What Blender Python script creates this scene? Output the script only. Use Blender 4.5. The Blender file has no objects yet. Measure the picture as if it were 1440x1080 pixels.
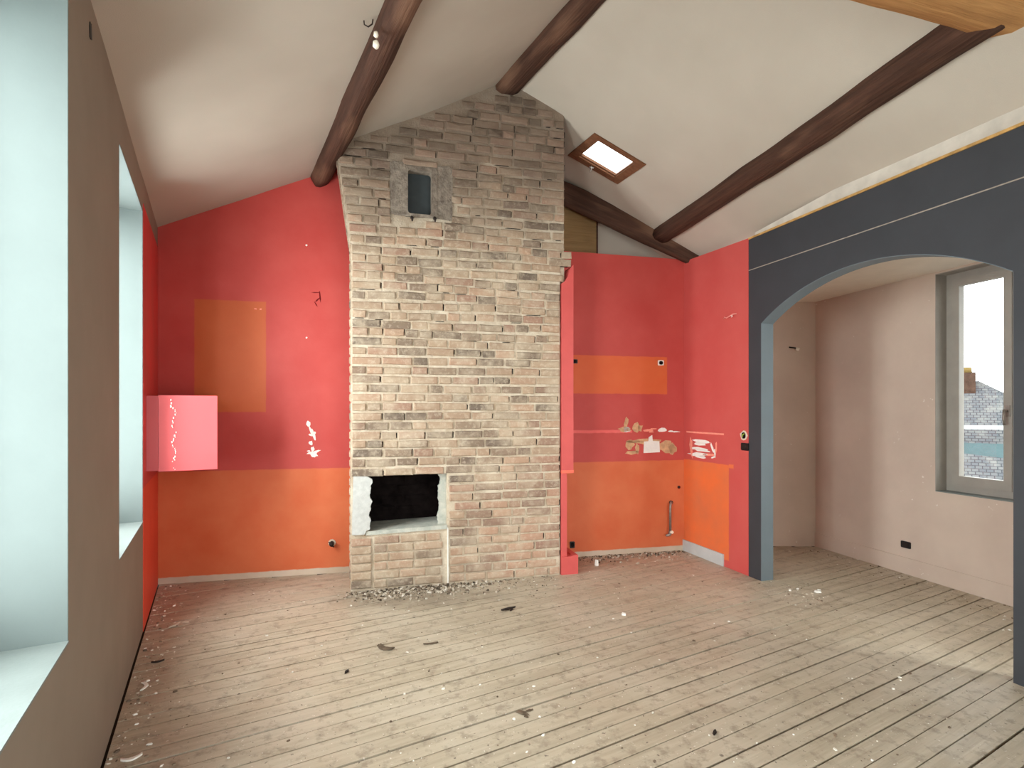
import bpy, math, random
from mathutils import Vector, Matrix, noise

random.seed(11)
SC = bpy.context.scene
COL = SC.collection

# ------------------------------------------------------------------ camera, sky, daylight, exposure
cam_d = bpy.data.cameras.new('camera')
cam = bpy.data.objects.new('camera', cam_d); COL.objects.link(cam)
cam.location = (0, 0, 1.35); cam.rotation_euler = (math.radians(90), 0, 0)
cam_d.sensor_width = 36; cam_d.lens = 18.75; cam_d.shift_y = 38 / 1440; cam_d.clip_start = .05
SC.camera = cam

world = bpy.data.worlds.new('overcast_sky'); SC.world = world
world.use_nodes = True
bg = world.node_tree.nodes['Background']
bg.inputs[0].default_value = (.93, .97, 1, 1); bg.inputs[1].default_value = 5.0

SC.view_settings.view_transform = 'Standard'; SC.view_settings.look = 'None'
SC.view_settings.gamma = 1; SC.view_settings.use_curve_mapping = False
SC.view_settings.exposure = 0.15
SC.cycles.use_denoising = True
SC.cycles.max_bounces = 14; SC.cycles.diffuse_bounces = 8; SC.cycles.transparent_max_bounces = 12
SC.cycles.sample_clamp_indirect = 12


# ------------------------------------------------------------------ frames: local x along the surface, y into it, z up
def frame(o, e):
    e = Vector((e[0], e[1], 0)).normalized(); y = Vector((-e.y, e.x, 0))
    return Matrix(((e.x, y.x, 0, o[0]), (e.y, y.y, 0, o[1]), (0, 0, 1, 0), (0, 0, 0, 1)))
A = (-2.758, 4.15)
LW = frame(A, (-.4905, .871))                     # window wall on the left
BW = frame(A, (.97415, .22588))                   # painted back wall
CF = frame((-1.2065, 3.986), (.9678, .2517))      # front of the chimney breast
RW = frame((1.667, 5.18), (.3089, -.9511))        # partition and arch wall
SR = frame((3.034, 5.33), (.25, -.96825))         # outer wall of the side room
SE = frame((1.75, 5.33), (1, 0))                  # end wall of the side room
RR = frame((4.374, .133), (-.871, -.4905))        # wall behind the camera
def T(x, y, z): return Matrix.Translation((x, y, z))

def daylight(M, hole, y, watts, col=(.95, .98, 1)):
    """overcast daylight entering one window: a lamp the size of the opening, outside its panes, facing the room"""
    u0, u1, z0, z1 = hole
    d = bpy.data.lights.new('window_daylight', 'AREA'); d.shape = 'RECTANGLE'
    d.size = u1 - u0; d.size_y = z1 - z0; d.energy = watts; d.color = col
    o = bpy.data.objects.new('window_daylight', d); COL.objects.link(o)
    R = Matrix(((-1, 0, 0, 0), (0, 0, 1, 0), (0, 1, 0, 0), (0, 0, 0, 1)))
    o.matrix_world = M @ T((u0 + u1) / 2, y, (z0 + z1) / 2) @ R
WIN1 = (-3.91, -2.962, .67, 2.575); WIN2 = (-1.975, -1.022, .67, 2.575)
WIN3 = (1.173, 2.10, .72, 2.425); WIN4 = (3.3, 4.3, .72, 2.425); WIN5 = (1.55, 3.75, .0, 2.4)
daylight(LW, WIN1, .40, 120); daylight(LW, WIN2, .40, 135)
daylight(SR, WIN4, .32, 200); daylight(RR, WIN5, .32, 130)


# ------------------------------------------------------------------ mesh and object helpers
class MB:
    def __init__(s): s.v = []; s.f = []; s.sm = []
    def add(s, vs, fs, smooth=False):
        b = len(s.v); s.v += [tuple(v) for v in vs]
        s.f += [tuple(i + b for i in f) for f in fs]; s.sm += [smooth] * len(fs); return s
    def box(s, x0, x1, y0, y1, z0, z1):
        return s.add([(x0, y0, z0), (x1, y0, z0), (x1, y1, z0), (x0, y1, z0), (x0, y0, z1), (x1, y0, z1), (x1, y1, z1), (x0, y1, z1)],
                     [(0, 3, 2, 1), (4, 5, 6, 7), (0, 1, 5, 4), (1, 2, 6, 5), (2, 3, 7, 6), (3, 0, 4, 7)])
    def prism(s, poly, y0, y1):
        """(x, z) outline, counter-clockwise seen from the room, between depths y0 and y1"""
        n = len(poly)
        return s.add([(x, y0, z) for x, z in poly] + [(x, y1, z) for x, z in poly],
                     [tuple(range(n)), tuple(range(2 * n - 1, n - 1, -1))] +
                     [((i + 1) % n, i, n + i, n + (i + 1) % n) for i in range(n)])
    def panel(s, x0, x1, z0, z1, holes, y0, y1):
        xs = sorted({x0, x1} | {h[0] for h in holes} | {h[1] for h in holes})
        zs = sorted({z0, z1} | {h[2] for h in holes} | {h[3] for h in holes})
        xs = [x for x in xs if x0 <= x <= x1]; zs = [z for z in zs if z0 <= z <= z1]
        for a, b in zip(xs, xs[1:]):
            for c, d in zip(zs, zs[1:]):
                mx, mz = (a + b) / 2, (c + d) / 2
                if not any(h[0] < mx < h[1] and h[2] < mz < h[3] for h in holes): s.box(a, b, y0, y1, c, d)
        return s
    def tube(s, pts, r, n=8, cap=True):
        pts = [Vector(p) for p in pts]; rings = []
        for i, p in enumerate(pts):
            t = (pts[min(i + 1, len(pts) - 1)] - pts[max(i - 1, 0)]).normalized()
            a = t.orthogonal().normalized() if i == 0 else (rings_a - t * rings_a.dot(t)).normalized()
            rings_a = a; b = t.cross(a); rr = r[i] if isinstance(r, (list, tuple)) else r
            rings.append([p + (a * math.cos(k * math.tau / n) + b * math.sin(k * math.tau / n)) * rr for k in range(n)])
        vs = [v for R in rings for v in R]; fs = []
        for i in range(len(pts) - 1):
            for k in range(n): fs.append((i * n + k, i * n + (k + 1) % n, (i + 1) * n + (k + 1) % n, (i + 1) * n + k))
        s.add(vs, fs, True)
        if cap:
            b = len(s.v) - len(vs)
            s.f += [tuple(b + k for k in range(n - 1, -1, -1)), tuple(b + (len(pts) - 1) * n + k for k in range(n))]; s.sm += [False, False]
        return s
    def blob(s, x, z, rx, rz, y=-.002, th=.004, rot=0, n=11, jit=.3):
        poly = []
        for k in range(n):
            a = k * math.tau / n; q = 1 + random.uniform(-jit, jit)
            px, pz = rx * q * math.cos(a), rz * q * math.sin(a)
            poly.append((x + px * math.cos(rot) - pz * math.sin(rot), z + px * math.sin(rot) + pz * math.cos(rot)))
        return s.prism(poly, y, y + th)
    def chip(s, x, y, z, a, b, h):
        """an irregular flake lying on z"""
        n = random.choice((4, 5, 6)); r0 = random.uniform(0, 6.28); lo = []; hi = []
        ca, sa = math.cos(r0), math.sin(r0); tx, ty = random.uniform(-.2, .2), random.uniform(-.2, .2)
        for k in range(n):
            t = k * math.tau / n; q = random.uniform(.6, 1.15)
            px, py = a * q * math.cos(t), b * q * math.sin(t)
            X, Y = px * ca - py * sa, px * sa + py * ca
            lo.append((x + X, y + Y, z)); hi.append((x + X * .75, y + Y * .75, z + h * (1 + tx * px / a + ty * py / b)))
        return s.add(lo + hi, [tuple(range(n, 2 * n))] + [(i, (i + 1) % n, n + (i + 1) % n, n + i) for i in range(n)])
    def mesh(s, name):
        me = bpy.data.meshes.new(name); me.from_pydata(s.v, [], s.f)
        me.polygons.foreach_set('use_smooth', s.sm); me.update(); return me

def obj(name, mb, mat, parent=None, M=None, **props):
    me = mb if isinstance(mb, bpy.types.Mesh) else mb.mesh(name)
    if mat is not None and not me.materials: me.materials.append(mat)
    o = bpy.data.objects.new(name, me); COL.objects.link(o)
    if parent: o.parent = parent
    if M is not None: o.matrix_local = M
    for k, v in props.items(): o[k] = v
    return o
def thing(name, label, cat, M, group=None):
    o = bpy.data.objects.new(name, None); COL.objects.link(o); o.matrix_local = M; o.empty_display_size = .1
    o['label'] = label; o['category'] = cat
    if group: o['group'] = group
    return o
def struct(name, mb, mat, label, cat, M=None):
    return obj(name, mb, mat, None, M, kind='structure', label=label, category=cat)


# ------------------------------------------------------------------ materials
def rgb(r, g, b):
    f = lambda c: (c / 255 / 12.92) if c / 255 <= .04045 else ((c / 255 + .055) / 1.055) ** 2.4
    return (f(r), f(g), f(b), 1)
class NT:
    def __init__(s, name):
        s.m = bpy.data.materials.new(name); s.m.use_nodes = True; s.t = s.m.node_tree; s.n = s.t.nodes; s.l = s.t.links
        s.b = s.n['Principled BSDF']; s.cache = {}
    def new(s, typ, ins=None, **kw):
        n = s.n.new(typ)
        for k, v in kw.items(): setattr(n, k, v)
        for k, v in (ins or {}).items(): s.put(n.inputs[k], v)
        return n
    def put(s, sock, v):
        if isinstance(v, bpy.types.NodeSocket): s.l.new(v, sock)
        else: sock.default_value = v
    def math(s, op, a, b=0., c=None, clamp=False):
        n = s.new('ShaderNodeMath', {0: a, 1: b}, operation=op, use_clamp=clamp)
        if c is not None: s.put(n.inputs[2], c)
        return n.outputs[0]
    def pos(s):
        if 'pos' not in s.cache: s.cache['pos'] = s.new('ShaderNodeNewGeometry').outputs['Position']
        return s.cache['pos']
    def loc(s):
        if 'loc' not in s.cache: s.cache['loc'] = s.new('ShaderNodeTexCoord').outputs['Object']
        return s.cache['loc']
    def xyz(s):
        if 'xyz' not in s.cache: s.cache['xyz'] = s.new('ShaderNodeSeparateXYZ', {0: s.loc()}).outputs
        return s.cache['xyz']
    def noise(s, scale, detail=3., rough=.55, vec=None, stretch=None):
        v = vec or s.pos()
        if stretch: v = s.new('ShaderNodeVectorMath', {0: v, 1: stretch}, operation='MULTIPLY').outputs[0]
        return s.new('ShaderNodeTexNoise', {'Vector': v, 'Scale': scale, 'Detail': detail, 'Roughness': rough}).outputs['Fac']
    def ramp(s, fac, stops):
        n = s.new('ShaderNodeValToRGB', {0: fac}); e = n.color_ramp.elements
        while len(e) < len(stops): e.new(.5)
        for el, (p, c) in zip(e, stops): el.position = p; el.color = c if len(c) == 4 else (*c, 1)
        return n.outputs[0]
    def step(s, v, lo, hi):
        return s.new('ShaderNodeMapRange', {'Value': v, 'From Min': lo, 'From Max': hi}).outputs[0]
    def mix(s, fac, a, b, mode='MIX'):
        n = s.new('ShaderNodeMix', data_type='RGBA', blend_type=mode)
        s.put(n.inputs[0], fac); s.put(n.inputs[6], a); s.put(n.inputs[7], b); return n.outputs[2]
    def rect(s, x0, x1, z0, z1, soft=.004):
        X, _, Z = s.xyz()
        if 'w' not in s.cache: s.cache['w'] = s.math('MULTIPLY', s.math('SUBTRACT', s.noise(14, 3), .5), .012)
        X = s.math('ADD', X, s.cache['w']); Z = s.math('ADD', Z, s.cache['w'])
        m = s.math('MULTIPLY', s.step(X, x0 - soft, x0 + soft), s.step(X, x1 + soft, x1 - soft))
        return s.math('MULTIPLY', m, s.math('MULTIPLY', s.step(Z, z0 - soft, z0 + soft), s.step(Z, z1 + soft, z1 - soft)))
    def bump(s, h, strength=.3, dist=.01):
        s.put(s.b.inputs['Normal'], s.new('ShaderNodeBump', {'Height': h, 'Strength': strength, 'Distance': dist}).outputs[0]); return s
    def done(s, col, rough=.7, spec=.3, metal=0.):
        s.put(s.b.inputs['Base Color'], col); s.put(s.b.inputs['Roughness'], rough)
        s.put(s.b.inputs['Specular IOR Level'], spec); s.put(s.b.inputs['Metallic'], metal); return s.m
def plain(name, c, rough=.6, spec=.3, metal=0., var=.12, scale=9., bump=.12):
    t = NT(name); n = t.noise(scale, 4)
    k = t.step(n, .3, .7)
    lo = tuple(x * (1 - var) for x in c[:3]) + (1,); hi = tuple(min(1, x * (1 + var)) for x in c[:3]) + (1,)
    if bump: t.bump(t.noise(scale * 9, 3), bump, .004)
    return t.done(t.mix(k, lo, hi), rough, spec, metal)

RED, RED2 = rgb(186, 68, 62), rgb(194, 79, 72)
ORANGE, ORANGE2 = rgb(204, 98, 58), rgb(211, 113, 72)
CREAM, PINK = rgb(214, 196, 176), rgb(232, 112, 108)

M = {}
M['taupe'] = plain('taupe_wall_paint', rgb(144, 131, 117), .75, .2, var=.06, scale=3, bump=.1)
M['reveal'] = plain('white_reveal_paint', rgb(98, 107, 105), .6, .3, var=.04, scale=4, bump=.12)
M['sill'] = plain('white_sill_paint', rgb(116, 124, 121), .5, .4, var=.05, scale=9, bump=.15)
M['slate'] = plain('slate_grey_wall_paint', rgb(58, 60, 64), .6, .35, var=.08, scale=5, bump=.12)
M['slate_jamb'] = plain('lit_slate_jamb', rgb(108, 118, 124), .6, .35, var=.05, scale=5, bump=.1)  # slate paint lightened in colour for daylight falling on the arch jamb
M['cream'] = plain('cream_plaster', CREAM, .85, .15, var=.1, scale=7)
M['white'] = plain('white_plaster', rgb(238, 234, 226), .85, .2, var=.06, scale=16, bump=.4)
M['tan_plaster'] = plain('tan_bare_plaster', rgb(203, 160, 122), .9, .1, var=.2, scale=25, bump=.4)
M['jamb_plaster'] = plain('speckled_white_plaster', rgb(196, 195, 190), .9, .1, var=.1, scale=30, bump=.8)
M['salmon'] = plain('salmon_paint_residue', rgb(238, 150, 130), .8, .2, var=.1, scale=30)
M['redpaint'] = plain('red_casing_paint', rgb(198, 82, 78), .5, .3, var=.05)
M['crack'] = plain('dark_red_crack', rgb(110, 22, 26), .9, .1)
M['grey_skirt'] = plain('pale_grey_skirting', rgb(190, 192, 190), .6, .3, var=.06)
M['dark'] = plain('black_plastic', rgb(22, 21, 22), .45, .4, var=.1)
M['void'] = plain('sooty_black', rgb(26, 20, 19), .95, .05, var=.5, scale=14, bump=.5)
M['iron'] = plain('rusty_iron', rgb(46, 36, 32), .7, .4, .4, var=.3, scale=60)
M['steel'] = plain('dull_galvanised_steel', rgb(150, 140, 132), .45, .5, .6, var=.2, scale=40)
M['brass'] = plain('tarnished_brass', rgb(170, 130, 60), .4, .5, .7, var=.2, scale=40)
M['porcelain'] = plain('white_porcelain', rgb(240, 232, 214), .25, .5, var=.03)
M['window_frame'] = plain('taupe_window_paint', rgb(160, 153, 144), .5, .35, var=.06)
M['window_white'] = plain('white_window_paint', rgb(225, 226, 222), .5, .4, var=.04)
M['ochre_edge'] = plain('raw_ochre_board_edge', rgb(190, 150, 92), .85, .15, var=.3, scale=18, bump=.5)
M['seam'] = plain('pale_board_seam', rgb(158, 148, 136), .8, .2, var=.2, scale=30)
M['pink'] = plain('glossy_coral_cabinet_paint', rgb(200, 78, 81), .4, .4, var=.03, scale=4, bump=.03)
M['wire_pink'] = plain('painted_cable', rgb(236, 150, 140), .6, .3, var=.1, scale=40)

t = NT('ceiling_plaster')
n1 = t.noise(1.3, 3); n2 = t.noise(260, 2)
t.bump(t.math('ADD', t.math('MULTIPLY', t.noise(2.2, 2), 5.), t.math('MULTIPLY', n2, .35)), .25, .012)
M['ceiling'] = t.done(t.mix(t.step(n1, .3, .7), rgb(179, 169, 155), rgb(189, 180, 166)), .85, .15)

t = NT('side_room_paint')
n1 = t.noise(2.0, 4); spl = t.math('MULTIPLY', t.step(t.noise(30, 2), .70, .73), t.step(t.noise(2.3, 2), .55, .62))
t.bump(t.noise(40, 4), .15, .005)
M['beige'] = t.done(t.mix(spl, t.mix(t.step(n1, .3, .7), rgb(198, 178, 163), rgb(212, 193, 177)), rgb(226, 216, 206)), .8, .2)

def painted(name, rects, base_a, base_b):
    t = NT(name); n = t.step(t.noise(3.5, 4), .3, .7)
    c = t.mix(n, base_a, base_b)
    for (x0, x1, z0, z1), ca, cb in rects:
        c = t.mix(t.rect(x0, x1, z0, z1), c, t.mix(n, ca, cb))
    t.bump(t.noise(60, 4), .14, .004)
    return t.done(c, .55, .3)
M['back_paint'] = painted('red_and_orange_back_wall_paint', [
    ((-1, 9, -1, .875), ORANGE, ORANGE2), ((.258, .782, 1.342, 2.235), rgb(192, 92, 50), rgb(198, 100, 58)),
    ((3.30, 4.364, 1.512, 1.868), rgb(210, 94, 50), rgb(216, 104, 58)), ((3.30, 4.0, 1.145, 1.172), rgb(218, 92, 86), PINK),
    ((-1, 9, -1, .048), CREAM, rgb(190, 172, 150))], RED, RED2)
M['right_paint'] = painted('red_and_orange_partition_paint', [
    ((-1, .632, .06, .885), ORANGE2, rgb(234, 112, 58)), ((.632, .69, .862, .895), ORANGE2, rgb(232, 116, 70))], rgb(196, 80, 75), rgb(202, 90, 84))
M['left_red'] = painted('red_corner_paint', [((-9, 9, -1, .88), rgb(222, 74, 52), rgb(228, 86, 60))], RED2, rgb(214, 66, 64))

def brick_mat(name):
    t = NT(name)
    r = t.math('FRACT', t.math('ADD', t.new('ShaderNodeObjectInfo').outputs['Random'],
                               t.new('ShaderNodeNewGeometry').outputs['Random Per Island']))
    c = t.ramp(r, [(0, rgb(112, 98, 86)), (.16, rgb(140, 120, 102)), (.36, rgb(174, 149, 125)), (.6, rgb(162, 136, 114)),
                   (.76, rgb(178, 146, 122)), (.84, rgb(160, 126, 107)), (.92, rgb(136, 116, 99)), (1, rgb(108, 95, 84))])
    z = t.new('ShaderNodeSeparateXYZ', {0: t.pos()}).outputs
    # reddish bricks low on the right, soot towards the roof, lime smears everywhere
    warm = t.math('MULTIPLY', t.step(z[2], 1.2, .3), t.step(z[0], -.6, .0))
    c = t.mix(t.math('MULTIPLY', warm, .35), c, rgb(198, 146, 124))
    c = t.mix(t.math('MULTIPLY', t.step(t.noise(5, 5, .6), .44, .62), .62), c, rgb(194, 176, 153))
    c = t.mix(t.math('MULTIPLY', t.step(t.noise(34, 4, .7), .5, .7), .45), c, rgb(212, 196, 174))
    soot = t.math('MULTIPLY', t.step(t.math('ADD', z[2], t.math('MULTIPLY', t.noise(2.5, 4), 1.2)), 3.15, 3.95), .8)
    c = t.mix(soot, c, t.mix(r, rgb(86, 72, 62), rgb(124, 103, 90)))
    t.bump(t.noise(70, 5, .7), .5, .006)
    return t.done(c, .9, .1)
M['brick'] = brick_mat('old_brick')
t = NT('lime_mortar')
z = t.new('ShaderNodeSeparateXYZ', {0: t.pos()}).outputs
c = t.mix(t.step(t.noise(9, 5, .65), .35, .65), rgb(184, 164, 140), rgb(216, 202, 181))
c = t.mix(t.math('MULTIPLY', t.step(t.noise(24, 4, .7), .60, .72), .5), c, rgb(120, 100, 84))
soot = t.math('MULTIPLY', t.step(t.math('ADD', z[2], t.math('MULTIPLY', t.noise(2.5, 4), 1.2)), 3.15, 3.95), .8)
c = t.mix(soot, c, rgb(118, 101, 88))
t.bump(t.noise(45, 5, .7), .8, .012)
M['mortar'] = t.done(c, .95, .1)
t = NT('rough_grey_cement')
c = t.mix(t.step(t.noise(16, 5, .7), .35, .65), rgb(112, 100, 90), rgb(152, 140, 126))
t.bump(t.noise(30, 5, .7), .9, .015); M['cement'] = t.done(c, .95, .1)
t = NT('ash_covered_ledge')
c = t.mix(t.step(t.noise(16, 5, .7), .35, .65), rgb(168, 170, 160), rgb(196, 194, 182))
t.bump(t.noise(40, 4, .7), .5, .008); M['ash'] = t.done(c, .95, .1)

def wood(name, a, b, d, rough=.75):
    t = NT(name)
    n = t.noise(6, 5, .6, t.loc(), (.35, 6, 6)); k = t.noise(2.2, 3, .5, t.loc(), (.6, 2, 2))
    c = t.mix(t.step(n, .3, .7), a, b); c = t.mix(t.step(k, .56, .72), c, d)
    t.bump(t.noise(11, 5, .6, t.loc(), (.3, 6, 6)), .8, .012)
    return t.done(c, rough, .2)
M['beam'] = wood('dark_stained_beam', rgb(60, 40, 31), rgb(88, 60, 47), rgb(114, 84, 66))
M['beam_ochre'] = wood('bare_ochre_beam', rgb(176, 128, 78), rgb(200, 152, 98), rgb(150, 108, 66))
M['board'] = wood('raw_brown_board', rgb(132, 106, 70), rgb(152, 124, 84), rgb(112, 90, 60))
M['sky_wood'] = wood('brown_skylight_frame', rgb(104, 66, 46), rgb(126, 84, 58), rgb(90, 56, 40))

t = NT('weathered_floorboard')
rnd = t.new('ShaderNodeObjectInfo').outputs['Random']
g = t.noise(5, 5, .65, t.loc(), (.35, 7, 1))
shift = t.new('ShaderNodeVectorMath', {0: t.loc(), 1: t.new('ShaderNodeCombineXYZ', {0: t.math('MULTIPLY', rnd, 37.)}).outputs[0]}, operation='ADD').outputs[0]
g2 = t.noise(7, 5, .6, shift, (.25, 4, 1))
c = t.mix(t.step(g2, .3, .7), rgb(162, 148, 126), rgb(193, 180, 157))
c = t.mix(t.math('MULTIPLY', rnd, .2), c, rgb(170, 156, 138))
c = t.mix(t.math('MULTIPLY', t.step(t.noise(1.6, 4, .6), .45, .65), .4), c, rgb(206, 195, 176))           # worn pale patches
c = t.mix(t.math('MULTIPLY', t.step(t.noise(13, 4, .7),   .52, .66), .55), c, rgb(122, 107, 89))           # grime
c = t.mix(t.math('MULTIPLY', t.step(t.noise(48, 2, .5), .69, .72), .75), c, rgb(74, 62, 54))             # knots and nail holes
c = t.mix(t.math('MULTIPLY', t.step(t.noise(62, 2, .5), .70, .72), .85), c, rgb(224, 216, 204))          # plaster specks
p = t.new('ShaderNodeSeparateXYZ', {0: t.pos()}).outputs
hx = t.math('MULTIPLY', t.math('SUBTRACT', p[0], -.72), 1.1); hy = t.math('MULTIPLY', t.math('SUBTRACT', p[1], 3.9), 2.6)
hd = t.math('SQRT', t.math('ADD', t.math('MULTIPLY', hx, hx), t.math('MULTIPLY', hy, hy)))
c = t.mix(t.math('MULTIPLY', t.step(t.math('ADD', hd, t.math('MULTIPLY', t.noise(5, 4), .9)), 1.25, .75), .5), c, rgb(112, 98, 84))  # soot spilled by the hearth
t.bump(t.noise(9, 5, .65, t.loc(), (.3, 8, 1)), .35, .006)
M['plank'] = t.done(c, t.step(t.noise(4, 4), .2, .8), .45)
rr = t.new('ShaderNodeMapRange', {'Value': t.noise(4, 4), 'From Min': .3, 'From Max': .7, 'To Min': .34, 'To Max': .6}).outputs[0]
t.put(t.b.inputs['Roughness'], rr)
M['subfloor'] = plain('dark_subfloor', rgb(58, 48, 40), .95, .05)

t = NT('plaster_crumbs')
r = t.new('ShaderNodeNewGeometry').outputs['Random Per Island']
M['crumbs'] = t.done(t.ramp(r, [(0, rgb(92, 78, 66)), (.25, rgb(140, 122, 104)), (.5, rgb(196, 182, 164)), (.72, rgb(232, 226, 214)), (1, rgb(242, 238, 230))]), .9, .1)
t = NT('soot_rubble')
r = t.new('ShaderNodeNewGeometry').outputs['Random Per Island']
M['rubble'] = t.done(t.ramp(r, [(0, rgb(62, 54, 46)), (.3, rgb(110, 96, 82)), (.6, rgb(160, 146, 126)), (1, rgb(214, 204, 190))]), .95, .1)
M['charred'] = plain('charred_wood', rgb(52, 44, 40), .9, .1, var=.4, scale=40)
M['bark'] = plain('grey_brown_bark', rgb(96, 82, 68), .9, .1, var=.35, scale=40)

t = NT('window_glass')
t.n.remove(t.b)
fr = t.math('MULTIPLY_ADD', t.math('POWER', t.new('ShaderNodeLayerWeight').outputs['Facing'], 5.), .5, .04)
mx = t.new('ShaderNodeMixShader', {0: fr, 1: t.new('ShaderNodeBsdfTransparent', {0: (.97, .99, .98, 1)}).outputs[0],
                                   2: t.new('ShaderNodeBsdfGlossy', {'Roughness': .02}).outputs[0]})
t.l.new(mx.outputs[0], t.n['Material Output'].inputs[0]); M['glass'] = t.m

t = NT('weathered_slates')
bk = t.new('ShaderNodeTexBrick', {'Vector': t.loc(), 'Color1': rgb(78, 80, 84), 'Color2': rgb(100, 99, 98), 'Mortar': rgb(52, 52, 56),
                                  'Scale': 1., 'Mortar Size': .012, 'Brick Width': .16, 'Row Height': .11}).outputs['Color']
M['slates'] = t.done(t.mix(t.math('MULTIPLY', t.step(t.noise(3, 4), .5, .7), .5), bk, rgb(122, 120, 114)), .7, .3)
M['zinc'] = plain('teal_zinc', rgb(56, 76, 78), .5, .4, .2, var=.15, scale=6)
M['gutter'] = plain('white_gutter', rgb(170, 170, 168), .6, .3)
M['render'] = plain('pale_house_render', rgb(190, 182, 170), .9, .1)
M['clay'] = plain('ochre_clay_pot', rgb(116, 96, 54), .8, .2, var=.2)
M['chimbrick'] = plain('far_chimney_brick', rgb(78, 60, 50), .9, .1, var=.3, scale=8)
M['ground'] = plain('street_asphalt', rgb(110, 108, 106), .9, .1)


# ------------------------------------------------------------------ floor and floorboards
fl = MB().add([(-3.0, 4.4, -.03), (.2, -2.4, -.03), (4.9, -.1, -.03), (3.4, 5.8, -.03), (1.2, 5.6, -.03)], [(0, 1, 2, 3, 4)])
floor = struct('floor', fl, M['subfloor'], 'weathered bare floorboards running across both rooms', 'floor')
PD = Vector((.871, .4905, 0)); VD = Vector((.4905, -.871, 0))       # along the boards, across them
v = -.05
while v < 7.05:
    w = .098 + random.uniform(-.003, .003); gap = random.choice((.004, .005, .006, .008, .011))
    vm = v + w / 2
    t1 = min(3.415 * max(vm, .03) + .12 if vm < 1.28 else 2.406 + 1.776 * vm + .05, (6.096 - .2658 * vm) / .9975 + .04)
    pm = MB().box(0, t1 - .011, 0, w - gap, -.022, 0)
    a, b = A[0] + VD.x * (v + w), A[1] + VD.y * (v + w)
    m = Matrix(((PD.x, -VD.x, 0, a + PD.x * .011), (PD.y, -VD.y, 0, b + PD.y * .011), (0, 0, 1, random.uniform(-.0015, .0012)), (0, 0, 0, 1)))
    obj('floorboard', pm, M['plank'], floor, m)
    v += w

# ------------------------------------------------------------------ ceiling: two sagging slopes, hole for the skylight
def xr(y): return 2.375 - .563 * y
def xe(y): return 3.350 - .325 * y
def lerp_tab(u, P):
    for (a, b), (c, d) in zip(P, P[1:]):
        if u <= c: break
    return b + (d - b) * (u - a) / (c - a)
def zc_left(s): return lerp_tab(s, [(-.366, 2.78), (.75, 3.30), (1.39, 3.626), (2.06, 4.0)])
def zc_right(u): return lerp_tab(u, [(0, 4.0), (.25, 3.8), (1, 2.88)])
def zc(x, y):
    return zc_left(.871 * x + .4905 * y) if x < xr(y) else zc_right((x - xr(y)) / (xe(y) - xr(y)))
def wob(x, y): return .010 * noise.noise((x * 1.6, y * 1.6, 3.)) + .006 * noise.noise((x * .7, y * 4., 8.))
cl = MB(); ys = [-2.3 + .2 * i for i in range(33)] + [4.40, 4.57, 4.74, 4.9, 5.1, 5.3, 5.7]
ys = sorted(set(round(y, 3) for y in ys if not 4.26 < y < 4.39) | {4.25})
ss = [-.80, -.366, -.1, .2, .5, .75, 1.0, 1.2, 1.39, 1.6, 1.8, 2.0604]
for y in ys: cl.v += [((s - .4905 * y) / .871, y, zc_left(s) + wob((s - .4905 * y) / .871, y) * (s < 2)) for s in ss]
W = len(ss)
for j in range(len(ys) - 1):
    for i in range(W - 1): cl.f.append((j * W + i, (j + 1) * W + i, (j + 1) * W + i + 1, j * W + i + 1)); cl.sm.append(True)
struct('ceiling', cl, M['ceiling'], 'beige plastered roof slope above the window wall', 'ceiling')
SKU, SKY = (.39, .585), (4.40, 4.74)
cr = MB(); us = [0, .07, .14, .2, .25, .32, .39, .4875, .585, .68, .78, .88, 1.0, 1.12]
for y in ys: cr.v += [(xr(y) + u * (xe(y) - xr(y)), y, zc_right(u) + (wob(xr(y) + u * (xe(y) - xr(y)), y) if 0 < u < .38 or u > .6 else 0)) for u in us]
W = len(us)
for j in range(len(ys) - 1):
    for i in range(W - 1):
        if SKU[0] - .01 < us[i] < SKU[1] - .01 and SKY[0] - .01 < ys[j] < SKY[1] - .01: continue
        cr.f.append((j * W + i, (j + 1) * W + i, (j + 1) * W + i + 1, j * W + i + 1)); cr.sm.append(True)
struct('ceiling', cr, M['ceiling'], 'beige plastered roof slope holding the small skylight', 'ceiling')

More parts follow.
